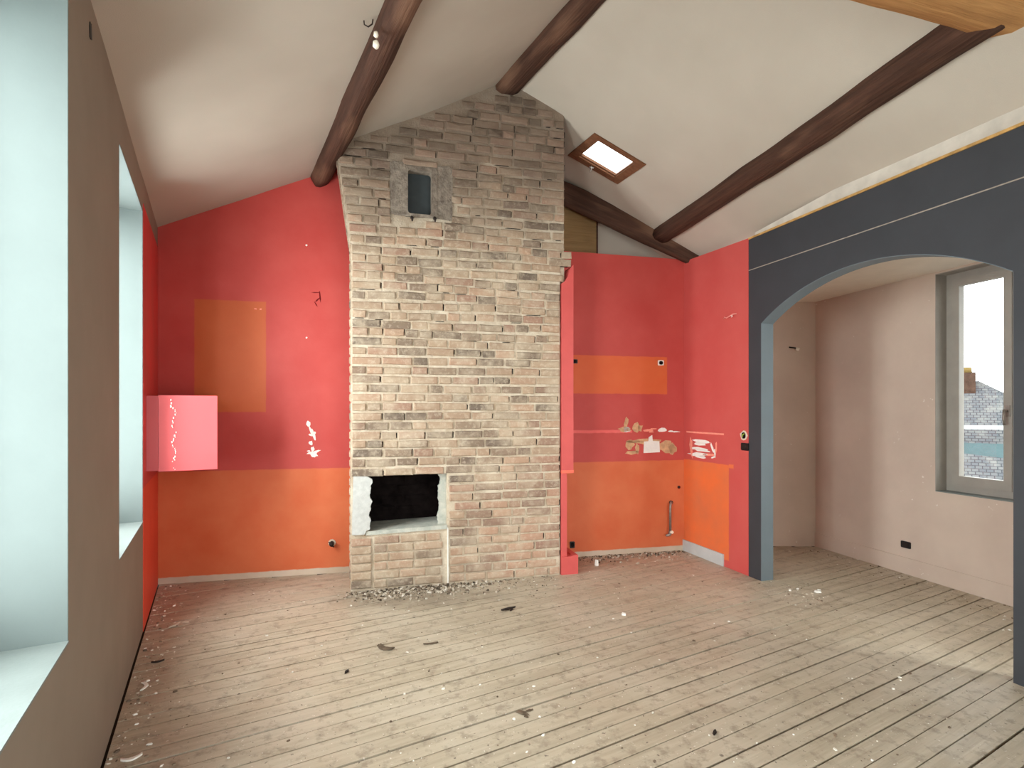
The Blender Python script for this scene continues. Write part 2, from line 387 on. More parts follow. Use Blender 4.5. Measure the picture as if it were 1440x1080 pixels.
# ------------------------------------------------------------------ left window wall
wl = MB().panel(-7.2, 0.05, 0, 2.86, [WIN1, WIN2], 0, .38)
wall_left = struct('wall_left', wl, M['taupe'], 'taupe painted wall with two deep window openings', 'wall', LW)
obj('red_paint_panel', MB().box(-1.018, 0, -.003, .002, .0, 2.62), M['left_red'], wall_left)
def window(name, label, Mf, hole, depth, mat_lin, mat_fr, leaves=2, fr=.055, y0=None, handle=True, lining=True):
    x0, x1, z0, z1 = hole; o = struct(name, MB().box(x0, x0 + fr, depth, depth + .06, z0, z1).box(x1 - fr, x1, depth, depth + .06, z0, z1)
               .box(x0 + fr, x1 - fr, depth, depth + .06, z1 - fr, z1).box(x0 + fr, x1 - fr, depth, depth + .06, z0, z0 + fr), mat_fr, label, 'window', Mf)
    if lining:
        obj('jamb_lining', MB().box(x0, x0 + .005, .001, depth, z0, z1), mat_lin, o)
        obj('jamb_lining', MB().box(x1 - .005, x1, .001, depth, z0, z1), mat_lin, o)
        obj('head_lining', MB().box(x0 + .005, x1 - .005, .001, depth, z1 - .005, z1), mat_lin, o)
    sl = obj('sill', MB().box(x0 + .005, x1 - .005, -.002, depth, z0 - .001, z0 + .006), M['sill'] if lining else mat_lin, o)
    w = (x1 - x0 - 2 * fr) / leaves; st = .052
    for k in range(leaves):
        a, b = x0 + fr + k * w + .002, x0 + fr + (k + 1) * w - .002; c, d = z0 + fr + .002, z1 - fr - .002
        lf = obj('casement', MB().box(a, a + st, depth - .015, depth + .035, c, d).box(b - st, b, depth - .015, depth + .035, c, d)
                 .box(a + st, b - st, depth - .015, depth + .035, c, c + st + .02).box(a + st, b - st, depth - .015, depth + .035, d - st, d), mat_fr, o)
        obj('pane', MB().box(a + st - .004, b - st + .004, depth + .008, depth + .012, c + st + .016, d - st + .004), M['glass'], lf)
        if handle and k == 0:
            hz = c + (d - c) * .36
            obj('handle', MB().tube([(b - .026, depth - .016, hz), (b - .026, depth - .05, hz)], .007)
                .tube([(b - .026, depth - .05, hz + .012), (b - .028, depth - .052, hz - .05), (b - .024, depth - .05, hz - .10)], .008)
                .box(b - .042, b - .010, depth - .021, depth - .015, hz - .04, hz + .04), M['steel'], lf)
    return o
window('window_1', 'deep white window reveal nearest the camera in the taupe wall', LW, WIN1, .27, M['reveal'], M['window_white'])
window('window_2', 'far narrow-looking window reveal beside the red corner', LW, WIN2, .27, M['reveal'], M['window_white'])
obj('wall_dent', MB().blob(-2.64, 2.665, .02, .03, -.003, .004), M['dark'], wall_left)

# ------------------------------------------------------------------ red and orange back wall
wb = MB().prism([(-.1, 0), (4.58, 0), (4.58, 2.82), (3.12, 2.82), (3.12, 3.80), (2.62, 4.05), (-.1, 2.80)], 0, .10)
wall_back = struct('wall_back', wb, M['back_paint'], 'red and orange painted back wall behind the chimney breast', 'wall', BW)
def strokes(*a):
    m = MB()
    for q in a: m.blob(*q[:4], rot=q[4] if len(q) > 4 else 0, y=-.003, th=.005, jit=q[5] if len(q) > 5 else .25)
    return m
obj('plaster_scar', strokes((1.106, 1.245, .017, .022), (1.125, 1.19, .009, .05, .35), (1.148, 1.155, .010, .045, .25), (1.128, 1.152, .022, .008, -.3),
    (1.158, 1.17, .008, .010), (1.126, 1.085, .016, .018), (1.140, 1.035, .013, .02), (1.145, 1.005, .045, .012, .1, .4), (1.145, .985, .03, .012, -.2, .4),
    (1.175, 1.02, .028, .006, .2), (1.11, 1.02, .012, .006)), M['white'], wall_back)
obj('paint_chip', strokes((1.092, 2.716, .008, .007)), M['white'], wall_back)
obj('paint_chip', strokes((1.092, 1.954, .007, .007)), M['white'], wall_back)
obj('paint_chip', strokes((.705, 2.175, .010, .006)), M['salmon'], wall_back)
obj('paint_chip', strokes((.742, 2.175, .009, .006)), M['salmon'], wall_back)
obj('wall_crack', strokes((1.165, 2.33, .030, .004, .05), (1.198, 2.30, .005, .045, .1), (1.178, 2.27, .028, .005, .8), (1.165, 2.235, .004, .025, .5)), M['crack'], wall_back)
obj('bare_plaster_patch', strokes((3.93, 1.175, .07, .022, 0, .4), (3.94, 1.24, .02, .05, -.1, .3), (4.03, 1.19, .045, .045, 0, .45), (4.08, 1.19, .03, .035, 0, .4)), M['tan_plaster'], wall_back)
obj('plaster_scar', strokes((3.945, 1.175, .035, .028)), M['white'], wall_back)
obj('paint_chip', strokes((4.16, 1.165, .05, .012), (4.22, 1.18, .035, .007), (4.20, 1.15, .03, .006)), M['salmon'], wall_back)
obj('plaster_scar', strokes((4.315, 1.168, .055, .022), (4.40, 1.155, .03, .008), (4.45, 1.15, .045, .006)), M['white'], wall_back)
obj('bare_plaster_patch', strokes((3.97, 1.03, .045, .05, 0, .4), (4.02, 1.06, .08, .016), (4.0, .955, .07, .018), (4.05, .99, .02, .05), (4.18, 1.06, .16, .03, 0, .4),
    (4.36, 1.01, .10, .06, 0, .45), (4.43, .98, .05, .05, 0, .4)), M['tan_plaster'], wall_back)
obj('white_tile_remnant', MB().prism([(4.115, .95), (4.285, .955), (4.28, 1.06), (4.21, 1.065), (4.205, 1.12), (4.17, 1.10), (4.165, 1.062), (4.12, 1.06)], -.006, .001), M['white'], wall_back)
# gable above the red wall
struct('wall_gable', MB().prism([(2.9, 2.3), (5.3, 2.3), (5.3, 3.1), (2.9, 4.1)], .262, .36), M['ceiling'], 'off-white gable plaster showing above the red alcove wall', 'wall', BW)

# ------------------------------------------------------------------ red partition, slate arch wall
wr = MB().prism([(.0, 0), (.862, 0), (.862, 2.763), (.0, 2.80)], 0, .113)
wall_right = struct('wall_right', wr, M['right_paint'], 'red and orange partition at the right of the alcove', 'wall', RW)
obj('plaster_scar', strokes((.28, 1.07, .13, .018, .0), (.25, 1.045, .08, .014), (.24, 1.0, .13, .013), (.29, .985, .10, .010), (.22, .945, .13, .018, .05, .4), (.26, .925, .07, .012),
    (.42, 1.02, .012, .05, .5), (.455, .97, .010, .045, 0), (.43, .935, .03, .008, .3)), M['white'], wall_right)
obj('bare_plaster_patch', strokes((.12, 1.0, .02, .09, .1, .4), (.38, .955, .09, .012), (.47, 1.03, .012, .05)), M['salmon'], wall_right)
obj('paint_line', MB().prism([(.045, 1.143), (.57, 1.14), (.57, 1.155), (.045, 1.158)], -.002, .001), M['salmon'], wall_right)
struct('baseboard_right', MB().box(.0, .572, -.014, -.0005, 0, .105), M['grey_skirt'], 'short pale grey skirting at the foot of the red partition', 'baseboard', RW)
AU0, AU1, SPR, RISE = .997, 2.662, 2.045, .26
R_ = ((AU1 - AU0) ** 2 / 4 + RISE ** 2) / (2 * RISE)
def arch(u): return SPR + RISE - R_ + math.sqrt(R_ * R_ - (u - (AU0 + AU1) / 2) ** 2)
wa = MB().box(.865, AU0, 0, .113, 0, 2.748).box(AU1, 5.85, 0, .113, 0, 2.748)
NA = 36
for k in range(NA):
    a, b = AU0 + (AU1 - AU0) * k / NA, AU0 + (AU1 - AU0) * (k + 1) / NA
    wa.prism([(a, arch(a)), (b, arch(b)), (b, 2.748), (a, 2.748)], 0, .113)
wall_arch = struct('wall_arch', wa, M['slate'], 'dark slate grey wall with a wide shallow arch opening', 'wall', RW)
jl = MB().box(AU0 - .001, AU0 + .004, .001, .118, .0, SPR)
obj('jamb_facing', jl, M['slate_jamb'], wall_arch)
sof = MB()
for k in range(NA):
    a, b = AU0 + (AU1 - AU0) * k / NA, AU0 + (AU1 - AU0) * (k + 1) / NA
    sof.prism([(a, arch(a) - .004), (b, arch(b) - .004), (b, arch(b)), (a, arch(a))], .001, .118)
obj('arch_soffit', sof, M['slate_jamb'], wall_arch)
obj('board_seam', MB().prism([(.866, 2.494), (5.8, 2.482), (5.8, 2.489), (.866, 2.500)], -.003, .001), M['seam'], wall_arch)
obj('board_seam', MB().box(2.742, 2.748, -.002, .001, 0, 2.48), M['slate_jamb'], wall_arch)
struct('trim_1', MB().prism([(.866, 2.749), (5.8, 2.749), (5.8, 2.766), (.866, 2.764)], -.006, .118), M['ochre_edge'], 'raw ochre board edge along the top of the slate wall', 'trim', RW)
struct('trim_2', MB().prism([(.90, 2.768), (5.8, 2.768), (5.8, 2.95), (2.4, 2.93), (.90, 2.80)], .03, .10), plain('pale_filler_plaster', rgb(206, 199, 187), .85, .15), 'pale plaster strip between slate wall and roof slope', 'trim', RW)

# ------------------------------------------------------------------ side room
wo = MB().panel(-.1, 5.6, 0, 2.5, [WIN3, WIN4], 0, .3)
wall_outer = struct('wall_outer', wo, M['beige'], 'pinkish beige outer wall of the side room with a tall window', 'wall', SR)
window('window_3', 'tall taupe casement window overlooking a slate roof in the side room', SR, WIN3, .11, M['window_frame'], M['window_frame'])
window('window_4', 'second side room casement window out of sight past the arch', SR, WIN4, .11, M['window_frame'], M['window_frame'])
struct('wall_end', MB().box(.0, 1.4, 0, .1, 0, 2.5), M['beige'], 'beige far end wall of the side room beyond the arch', 'wall', SE)
struct('baseboard_outer', MB().box(0.0, 5.4, -.010, -.0005, 0, .135), M['beige'], 'low beige skirting under the side room window', 'baseboard', SR)
struct('ceiling_side', MB().box(-.35, 5.8, .114, 1.80, 2.44, 2.47), plain('side_ceiling_paint', rgb(232, 224, 210), .85, .15, var=.03), 'flat pale ceiling of the side room beyond the arch', 'ceiling', RW)
# wall behind the camera with the tall glazed doors
struct('wall_rear', MB().panel(-.2, 4.35, 0, 4.15, [WIN5], 0, .3), M['cream'], 'cream wall behind the viewer with wide glazed doors', 'wall', RR)
window('window_5', 'wide white glazed doors behind the viewer', RR, WIN5, .16, M['reveal'], M['window_white'], leaves=3)


# ------------------------------------------------------------------ roof timbers
def timber(name, label, p0, p1, w, h, mat, wobble=.012, upv=(0, 0, 1), sq=.75, group=None, seed=0, taper=0., rough=.09):
    """hewn beam from p0 to p1 (centre line), w across, h along upv"""
    p0, p1 = Vector(p0), Vector(p1); L = (p1 - p0).length; X = (p1 - p0).normalized()
    Y = Vector(upv).cross(X).normalized(); Z = X.cross(Y); n, k = max(8, int(L / .11)), 14
    mb = MB()
    for i in range(n + 1):
        x = L * i / n; g = 1 - taper * i / n
        oy, oz = wobble * noise.noise((x * 1.3, seed, 0)), wobble * .6 * noise.noise((x * 1.3, seed, 5))
        for j in range(k):
            a = (j + .5) * math.tau / k; c, s = math.cos(a), math.sin(a)
            q = (abs(c) ** 5 + abs(s) ** 5) ** (-1 / 5) * sq + (1 - sq)
            r = 1 + rough * noise.noise((x * 2.6, j * .9, seed + 2.)) + .03 * noise.noise((x * 9., j * 1.7, seed + 7.))
            mb.v.append((x, oy + c * q * r * w / 2 * g, oz + s * q * r * h / 2 * g))
    for i in range(n):
        for j in range(k): mb.f.append((i * k + j, i * k + (j + 1) % k, (i + 1) * k + (j + 1) % k, (i + 1) * k + j)); mb.sm.append(True)
    mb.f += [tuple(range(k - 1, -1, -1)), tuple(n * k + j for j in range(k))]; mb.sm += [False, False]
    m = Matrix(((X.x, Y.x, Z.x, p0.x), (X.y, Y.y, Z.y, p0.y), (X.z, Y.z, Z.z, p0.z), (0, 0, 0, 1)))
    o = obj(name, mb, mat, None, m, label=label, category='beam')
    if group: o['group'] = group
    return o
def at_s(s, y, z): return ((s - .4905 * y) / .871, y, z)
G = 'exposed roof timbers'
timber('roof_purlin', 'rough dark purlin on the left roof slope ending above the red wall', at_s(.79, -1.2, 3.285), at_s(.78, 4.42, 3.28), .15, .15, M['beam'], .02, (-.4, -.22, .89), .7, G, 1, .08)
timber('ridge_beam', 'dark straight ridge beam running into the top of the chimney', at_s(2.065, -1.2, 3.995), at_s(2.065, 4.305, 3.985), .19, .18, M['beam'], .008, (0, 0, 1), .9, G, 2)
timber('roof_purlin', 'long dark purlin crossing the right roof slope above the arch', (2.20, 2.40, 3.185), (1.43, 5.09, 3.05), .17, .19, M['beam'], .012, (.42, .13, .9), .85, G, 3)
timber('gable_rafter', 'dark slanting rafter against the gable above the red alcove', (.36, 5.07, 3.475), (2.15, 5.145, 2.685), .09, .215, M['beam'], .010, (.4, 0, .9), .9, G, 4)
timber('tie_beam', 'ochre bare wood beam crossing the top right corner', (1.05, 2.00, 3.185), (2.62, 2.46, 3.185), .34, .20, M['beam_ochre'], .004, (0, 0, 1), .95, G, 5, 0., .03)
board = thing('wooden_board', 'raw brown board standing between chimney and gable above the alcove', 'board', BW @ T(3.57, .23, 2.5))
obj('plank', MB().box(-.20, .155, -.012, .012, 0, 1.1), M['board'], board)
obj('edge_batten', MB().box(.155, .172, -.016, .014, 0, 1.02), M['beam'], board)

# things hung on the left purlin
cleat = thing('porcelain_cleat', 'white porcelain cable cleat on the left purlin', 'cleat', T(*at_s(.71, 2.63, 3.16)))
for dz, r in ((.045, .013), (-.005, .017)):
    obj('insulator', MB().tube([(0, .0, dz - r), (-.004, -.002, dz - r * .4), (-.004, -.002, dz + r * .6), (0, 0, dz + r * 1.2)], [r * .5, r, r * .9, r * .4], 10), M['porcelain'], cleat)
hook = thing('ceiling_hook', 'small dark iron hook beside the left purlin', 'hook', T(*at_s(.672, 2.60, 3.245)))
obj('hook_ring', MB().tube([(.012, .01, .02), (.01, .005, -.005), (-.008, 0, -.022), (-.026, -.004, -.014), (-.028, -.006, .006), (-.018, -.004, .02)], .0035, 6), M['iron'], hook)

# ------------------------------------------------------------------ skylight
def skp(a, b, h):
    u = SKU[0] + a * (SKU[1] - SKU[0]); y = SKY[0] + b * (SKY[1] - SKY[0])
    x = xr(y) + u * (xe(y) - xr(y)); return Vector((x, y, zc_right(u))) + SKN * h
SKN = Vector((.5, .236, .834)).normalized()
o0 = skp(.5, .5, 0); sky_win = thing('roof_skylight', 'small brown framed skylight with blown-out white daylight', 'skylight', T(*o0))
def skbar(a0, a1, b0, b1, h0, h1):
    vs = [skp(a, b, h) - o0 for h in (h0, h1) for a, b in ((a0, b0), (a1, b0), (a1, b1), (a0, b1))]
    return MB().add(vs, [(0, 3, 2, 1), (4, 5, 6, 7), (0, 1, 5, 4), (1, 2, 6, 5), (2, 3, 7, 6), (3, 0, 4, 7)])
for q in ((-.04, .11, -.05, 1.05), (.89, 1.04, -.05, 1.05), (.11, .89, -.05, .08), (.11, .89, .88, 1.05)):
    obj('frame_rail', skbar(*q, -.012, .03), M['sky_wood'], sky_win)
for q in ((.11, .13, .08, .88), (.87, .89, .08, .88), (.13, .87, .08, .11), (.13, .87, .85, .88)):
    obj('sash_rail', skbar(*q, .004, .028), M['sky_wood'], sky_win)
obj('pane', skbar(.12, .88, .09, .87, .016, .02), M['glass'], sky_win)
pp = skp(.42, .93, -.014) - o0
obj('handle', MB().tube([pp, pp + Vector((0, 0, -.03)), pp + Vector((-.015, .0, -.055))], .006, 7).tube([pp + Vector((-.02, 0, -.012)), pp + Vector((.02, 0, -.02))], .007, 7), M['steel'], sky_win)


# ------------------------------------------------------------------ chimney breast
FBX = (.128, .722, .445, .862); NIC = (.405, .612, 2.85, 3.205)
def ul(z): return -.105 * min(1, max(0, (z - 2.55) / .75))
def ur(z): return 1.660 if z < 2.42 else (1.69 if z < 2.56 else (1.765 if z < 2.67 else 1.70))
chim = thing('chimney_breast', 'exposed brick chimney breast with fireplace opening rising to the ridge', 'chimney', CF)
body = MB()
def chz(u): p = CF @ Vector((u, 0, 0)); return zc(p.x, p.y)
# body in columns so that its top follows the roof slopes; fireplace and niche stay open
D = .44
body.panel(.0, 1.655, 0, 2.6, [FBX], .0, .40)
body.box(FBX[0], FBX[1], .36, .40, FBX[2], FBX[3])
body.box(1.655, 1.70, .02, .40, 2.42, 2.6)
cols = [-.09, 0, .2, NIC[0], NIC[1], .8, 1.0, 1.17, 1.3, 1.5, 1.69]
for a, b in zip(cols, cols[1:]):
    if a == NIC[0]:
        body.box(a, b, 0, .40, 2.6, NIC[2]); body.prism([(a, NIC[3]), (b, NIC[3]), (b, chz(b) + .01), (a, chz(a) + .01)], 0, .40)
    elif a < -.05: body.prism([(-.012, 2.6), (b, 2.6), (b, chz(b) + .01), (a, chz(a) + .01), (a, 3.2)], 0, .40)
    else: body.prism([(a, 2.6), (b, 2.6), (b, chz(b) + .01), (a, chz(a) + .01)], 0, .40)
obj('mortar_body', body, M['mortar'], chim)
lin = MB()
x0, x1, z0, z1 = FBX
lin.box(x0, x0 + .004, .06, .36, z0, z1).box(x1 - .004, x1, .10, .36, z0, z1).box(x0, x1, .356, .36, z0, z1).box(x0, x1, .02, .36, z1 - .004, z1)
obj('firebox_lining', lin, M['void'], chim)
for i in range(4):                                   # sooty bricks at the back of the firebox
    for j in range(3):
        ua = .17 + j * .19 + (.06 if i % 2 else 0)
        if ua + .15 < .70: obj('brick', MB().box(ua, ua + .165, .338, .358, .50 + i * .085, .565 + i * .085), M['void'], chim)
obj('hearth_ledge', MB().prism([(x0 - .02, .415), (x1, .432), (x1, .462), (x0 - .02, .445)], -.012, .36), M['ash'], chim)

# bricks
def brick_mesh(seed, jit=1.):
    """unit brick: 1 x 1 face on y = 0 back, front at y = -1 (scaled per brick), rough outline"""
    rnd = random.Random(seed); out = []
    P = [(-.5, -.5), (0, -.5), (.5, -.5), (.5, 0), (.5, .5), (0, .5), (-.5, .5), (-.5, 0)]
    back = [(x * .99, .6, z * .96) for x, z in P]
    mid = [(x * (1 - rnd.uniform(0, .05) * jit), -.45, z * (1 - rnd.uniform(0, .14) * jit)) for x, z in P]
    fr = [(x * (.94 - rnd.uniform(0, .05) * jit), -1 + rnd.uniform(0, .25) * jit, z * (.82 - rnd.uniform(0, .16) * jit)) for x, z in P]
    fs = [(16 + k, 16 + (k + 1) % 8, 24) for k in range(8)]
    for q in (0, 8): fs += [(q + k, q + (k + 1) % 8, q + 8 + (k + 1) % 8, q + 8 + k) for k in range(8)]
    vs = back + mid + fr + [(0, -1.05, 0)]
    return vs, fs
VAR = [brick_mesh(s) for s in range(10)]; TIDY = [brick_mesh(50 + s, .35) for s in range(4)]
def as_mesh(vf, nm):
    m = MB().add(*vf).mesh(nm); m.materials.append(M['brick']); return m
VARM = [as_mesh(x, 'brick') for x in VAR]; TIDYM = [as_mesh(x, 'brick') for x in TIDY]
B = []        # (u, z, length, height, depth, rotation, tidy)
rb = random.Random(4)
# stacked pier and tidy infill under the fireplace
for i in range(6): B.append((.078, .034 + i * .0635 + .012, .148 - .004 * (i % 2), .055, .010, rb.uniform(-.01, .01), 1))
for i in range(6):
    z = .042 + i * .0665; u = .166 if i % 2 else .166
    ls = [.10, .2, .225] if i % 2 == 0 else [.195, .2, .11]
    if i == 3: ls = [.115, .19, .21]
    for l in ls:
        l = min(l, .722 - u); B.append((u + l / 2, z, l - .011, .055, .006, rb.uniform(-.008, .008), 1)); u += l
CH = .0705
for i in range(58):
    z = .04 + i * CH
    lo_u = ul(z) + .004; hi_u = ur(z) - .004
    if z < .43: lo_u = .738
    rough = .4 if z < 1.9 else 1.0
    u = lo_u; first = True
    while u < hi_u - .03:
        l = rb.choice((.225, .225, .225, .215, .115, .115, .165) if rough < 1 else (.225, .2, .115, .115, .15, .17))
        if first: l = (.225, .115)[i % 2] if z > .43 else rb.choice((.115, .225))
        l += rb.uniform(-.012, .012); first = False
        if hi_u - (u + l) < .07: l = hi_u - u
        l = min(l, .26)
        uc, h = u + l / 2, CH - rb.uniform(.010, .016)
        zz = z + rb.uniform(-.004, .004) * rough + .010 * rough * math.sin(u * 3 + i)
        a, b = u, u + l; u += l
        # keep clear of the openings
        def inside(R, mx=.0): return a < R[1] + mx and b > R[0] - mx and zz + h / 2 > R[2] - mx and zz - h / 2 < R[3] + mx
        if z < .9 and inside((.015, .728, .42, .850)):
            if b > .80 and zz < .9: a2 = .735; B.append(((a2 + b) / 2, zz, b - a2 - .010, h, .012, 0, 0))
            if not (zz - h / 2 > .84): continue
            continue
        if inside((.30, .745, 2.825, 3.27)):
            if b > .78 and b - .75 > .06: B.append(((.75 + b) / 2, zz, b - .75 - .01, h, .012, 0, 0))
            elif a < .27 and .295 - a > .06: B.append(((a + .295) / 2, zz, .295 - a - .01, h, .012, 0, 0))
            continue
        top = min(chz(a), chz(b)) - .012
        if zz + h / 2 > top:
            h2 = top - (zz - h / 2)
            if h2 < .025: continue
            zz = zz - h / 2 + h2 / 2; h = h2
        gap = rb.uniform(.008, .018); dep = rb.uniform(.003, .014) if rough < 1 else rb.uniform(.001, .018)
        B.append((uc, zz, l - gap, h, dep, rb.gauss(0, .02) * rough, 0))
B.append((.515, 3.255, .27, .05, .014, 0, 0))          # lintel brick above the niche
order = sorted(range(len(B)), key=lambda k: -B[k][2] * B[k][3])
big = set(order[:285]); rest = MB()
for k, (u, z, l, h, d, r, tidy) in enumerate(B):
    m = T(u, 0, z) @ Matrix.Rotation(-r, 4, 'Y') @ Matrix.Diagonal((l, d + .004, h, 1))
    if k in big:
        obj('brick', (TIDYM if tidy else VARM)[k % (4 if tidy else 10)], None, chim, m)
    else:
        vs, fs = (TIDY if tidy else VAR)[k % (4 if tidy else 10)]
        rest.add([m @ Vector(q) for q in vs], fs)
# raked-out joints: small dark gaps at the brick ends
oj = MB(); rj = random.Random(9)
for (u, z, l, h, d, r, tidy) in B:
    if not tidy and rj.random() < .2:
        x = u + l / 2 + .001; hh = h * rj.uniform(.3, .5); zz = z + rj.uniform(-.1, .1) * h; w = rj.uniform(.003, .006)
        oj.prism([(x - w, zz - hh), (x + w * .6, zz - hh * .9), (x + w, zz + hh * .8), (x - w * .5, zz + hh)], -.0025, .004)
    if not tidy and z > 1.9 and rj.random() < .12:
        zz = z - h / 2 - .004; hl = l * rj.uniform(.2, .45)
        oj.prism([(u - hl, zz - .003), (u + hl, zz - .002), (u + hl * .8, zz + .003), (u - hl * .7, zz + .002)], -.0025, .004)
obj('open_joints', oj, M['void'], chim, kind='stuff')
# side faces of the breast
for side in (0, 1):
    for i in range(55):
        z = .04 + i * CH; x = (ul(z) if z > 2.6 else 0) if side == 0 else (1.655 if z < 2.56 else 1.692); y = .02 + (.0 if i % 2 else .0)
        if z > chz(x) - .05 or (side == 1 and z < 2.56): continue
        ls = (.2, .2) if i % 2 else (.1, .2, .1)
        for l in ls:
            vs, fs = VAR[(i + int(y * 50)) % 10]
            m = T(x, y + l / 2, z) @ Matrix.Rotation(math.pi / 2 if side else -math.pi / 2, 4, 'Z') @ Matrix.Diagonal((l - .012, .012, CH - .013, 1))
            rest.add([m @ Vector(q) for q in vs], fs); y += l
obj('small_bricks', rest, M['brick'], chim, kind='stuff')

# niche, cement surround, iron spikes
def ragged(pts, n=5, amp=.008):
    out = []
    for (a, b), (c, d) in zip(pts, pts[1:] + pts[:1]):
        for k in range(n): q = k / n; out.append((a + (c - a) * q + random.uniform(-amp, amp), b + (d - b) * q + random.uniform(-amp, amp)))
    return out
def quadring(outer, inner, y0, y1):
    m = MB(); n = len(outer)
    m.add([(x, y0, z) for x, z in outer] + [(x, y0 - .004, z) for x, z in inner] + [(x, y1, z) for x, z in inner] + [(x, .01, z) for x, z in outer],
          [(k, (k + 1) % n, n + (k + 1) % n, n + k) for k in range(n)] + [(n + k, n + (k + 1) % n, 2 * n + (k + 1) % n, 2 * n + k) for k in range(n)] +
          [((k + 1) % n, k, 3 * n + k, 3 * n + (k + 1) % n) for k in range(n)])
    return m
def rrect(x0, x1, z0, z1, r, n=5):
    out = []
    for cx, cz, a0 in ((x0 + r, z0 + r, math.pi), (x1 - r, z0 + r, 1.5 * math.pi), (x1 - r, z1 - r, 0), (x0 + r, z1 - r, .5 * math.pi)):
        for k in range(n): a = a0 + k * math.pi / 2 / (n - 1); out.append((cx + r * math.cos(a), cz + r * math.sin(a)))
    return out
inner = rrect(.420, .600, 2.862, 3.195, .022); mid = [(x + random.uniform(-.006, .006), z + random.uniform(-.006, .006)) for x, z in rrect(.385, .645, 2.84, 3.225, .02)]
outer = [(x + random.uniform(-.014, .014), z + random.uniform(-.014, .014)) for x, z in rrect(.295, .755, 2.832, 3.262, .03)]
obj('cement_surround', quadring(outer, mid, -.010, -.004), M['cement'], chim)
obj('niche_frame', quadring(mid, inner, -.018, .22), M['cement'], chim)
t_ = plain('dark_slate_panel', rgb(58, 64, 66), .6, .3, var=.12, scale=12)
obj('niche_back', MB().box(.40, .62, .05, .06, 2.85, 3.21), t_, chim)
for u, z in ((.448, 2.835), (.622, 2.845)):
    obj('iron_spike', MB().tube([(u, .02, z), (u, -.03, z - .004), (u + .004, -.045, z - .016), (u + .003, -.04, z - .04)], [.010, .010, .011, .005], 6), M['iron'], chim)
obj('empty_joint', MB().box(.085, .105, -.003, .01, 2.70, 2.745), M['void'], chim)
# plaster at the fireplace jambs
left_j = [(.012, .425), (.10, .425), (.115, .455)] + [(.138 + .012 * k / 30 + random.uniform(-.007, .007) + .006 * math.sin(k * .5), .46 + k * .013) for k in range(30)] + [(.12, .858), (.02, .862), (.016, .70), (.012, .55)]
obj('white_plaster_jamb', MB().prism(left_j, -.020, .03), M['jamb_plaster'], chim)
right_j = [(.722, .462), (.722, .858)] + [(.662 + random.uniform(-.007, .007) + .008 * math.sin(k * .45), .858 - k * .014) for k in range(28)] + [(.655, .462)]
obj('grey_plaster_jamb', MB().prism(right_j, .045, .08), M['ash'], chim)
obj('mortar_seam', MB().prism([(.724, .0), (.733, .0), (.731, .44), (.723, .44)], -.010, .002), M['white'], chim)

# pipe casing between chimney and alcove
cas = thing('pipe_casing', 'red painted pipe casing standing beside the chimney breast', 'casing', CF @ T(1.663, 0, 0))
obj('casing_cover', MB().prism([(0, .838), (.103, .846), (.103, 2.56), (.072, 2.52), (.055, 2.46), (.03, 2.42), (0, 2.40)], -.022, .30), M['redpaint'], cas)
obj('cover_foot', MB().box(-.001, .105, -.026, -.002, .838, .862), plain('coral_edge_paint', rgb(232, 104, 82), .5, .3), cas)
obj('lower_post', MB().box(0, .052, -.004, .30, .0, .838), M['redpaint'], cas)
obj('plinth', MB().prism([(-.001, 0), (.146, 0), (.146, .156), (.10, .156), (.09, .148), (-.001, .148)], -.018, .28), M['redpaint'], cas)

# ------------------------------------------------------------------ coral wall cabinet in the left corner
cab = thing('wall_cabinet', 'coral pink wall cabinet fixed in the red corner by the window', 'cabinet', LW @ T(-.50, 0, .96))
obj('carcass', MB().box(-.352, .36, -.383, -.002, .004, .488), M['pink'], cab)
obj('end_panel', MB().box(-.372, -.352, -.40, -.070, 0, .492), M['pink'], cab)
obj('wall_filler', MB().box(-.362, -.352, -.068, -.002, .008, .486), M['pink'], cab)
for a, b in ((-.35, .003), (.006, .36)): obj('door', MB().box(a, b, -.40, -.385, .006, .487), M['pink'], cab)
gs = MB()
for k in range(44):
    z = .01 + k * .0105; big_ = k > 38
    y = -.155 + .008 * math.sin(k * .5) + random.uniform(-.006, .006) + (random.uniform(-.018, .018) if big_ else 0)
    if random.random() < .72:
        r = random.uniform(.0018, .0042) * (1.7 if big_ else 1)
        gs.tube([(-.3745, y, z - r * 1.6), (-.3745, y, z + r * 1.6)], r, 6)
obj('glue_streak', gs, M['white'], cab)

# ------------------------------------------------------------------ small fittings
def socket(name, label, Mf, u, z, w, h, mat, rim=None, cat='socket'):
    o = thing(name, label, cat, Mf @ T(u, 0, z))
    obj('plate', MB().prism(rrect(-w / 2, w / 2, -h / 2, h / 2, min(w, h) * .15, 4), -.009, -.0004), mat, o)
    obj('insert', MB().prism(rrect(-w * .34, w * .34, -h * .34, h * .34, min(w, h) * .3, 4), -.011, -.009), rim or M['void'], o)
    return o
socket('wall_socket', 'black wall socket low on the beige side room wall', SR, .938, .242, .082, .055, M['dark'], M['iron'])
socket('junction_box', 'small dark junction box at the left of the orange alcove band', BW, 3.425, 1.808, .052, .038, M['dark'])
socket('junction_box', 'dark hole with chipped plaster at the right of the orange alcove band', BW, 4.295, 1.812, .060, .050, M['white'], M['void'])
socket('junction_box', 'small black box low beside the red casing in the alcove', BW, 3.40, .118, .045, .06, M['dark'])
socket('light_switch', 'black switch plate where red partition meets slate wall', RW, .828, 1.056, .085, .062, M['dark'], M['iron'], 'switch')
jb = thing('open_wall_box', 'open round wiring box with green and yellow wire above black switch', 'wiring box', RW @ T(.812, 0, 1.148))
obj('plaster_ring', MB().blob(0, 0, .040, .042, -.004, .0035, jit=.15), M['cream'], jb)
obj('box_recess', MB().prism(rrect(-.022, .022, -.026, .026, .02, 5), -.006, -.004), M['void'], jb)
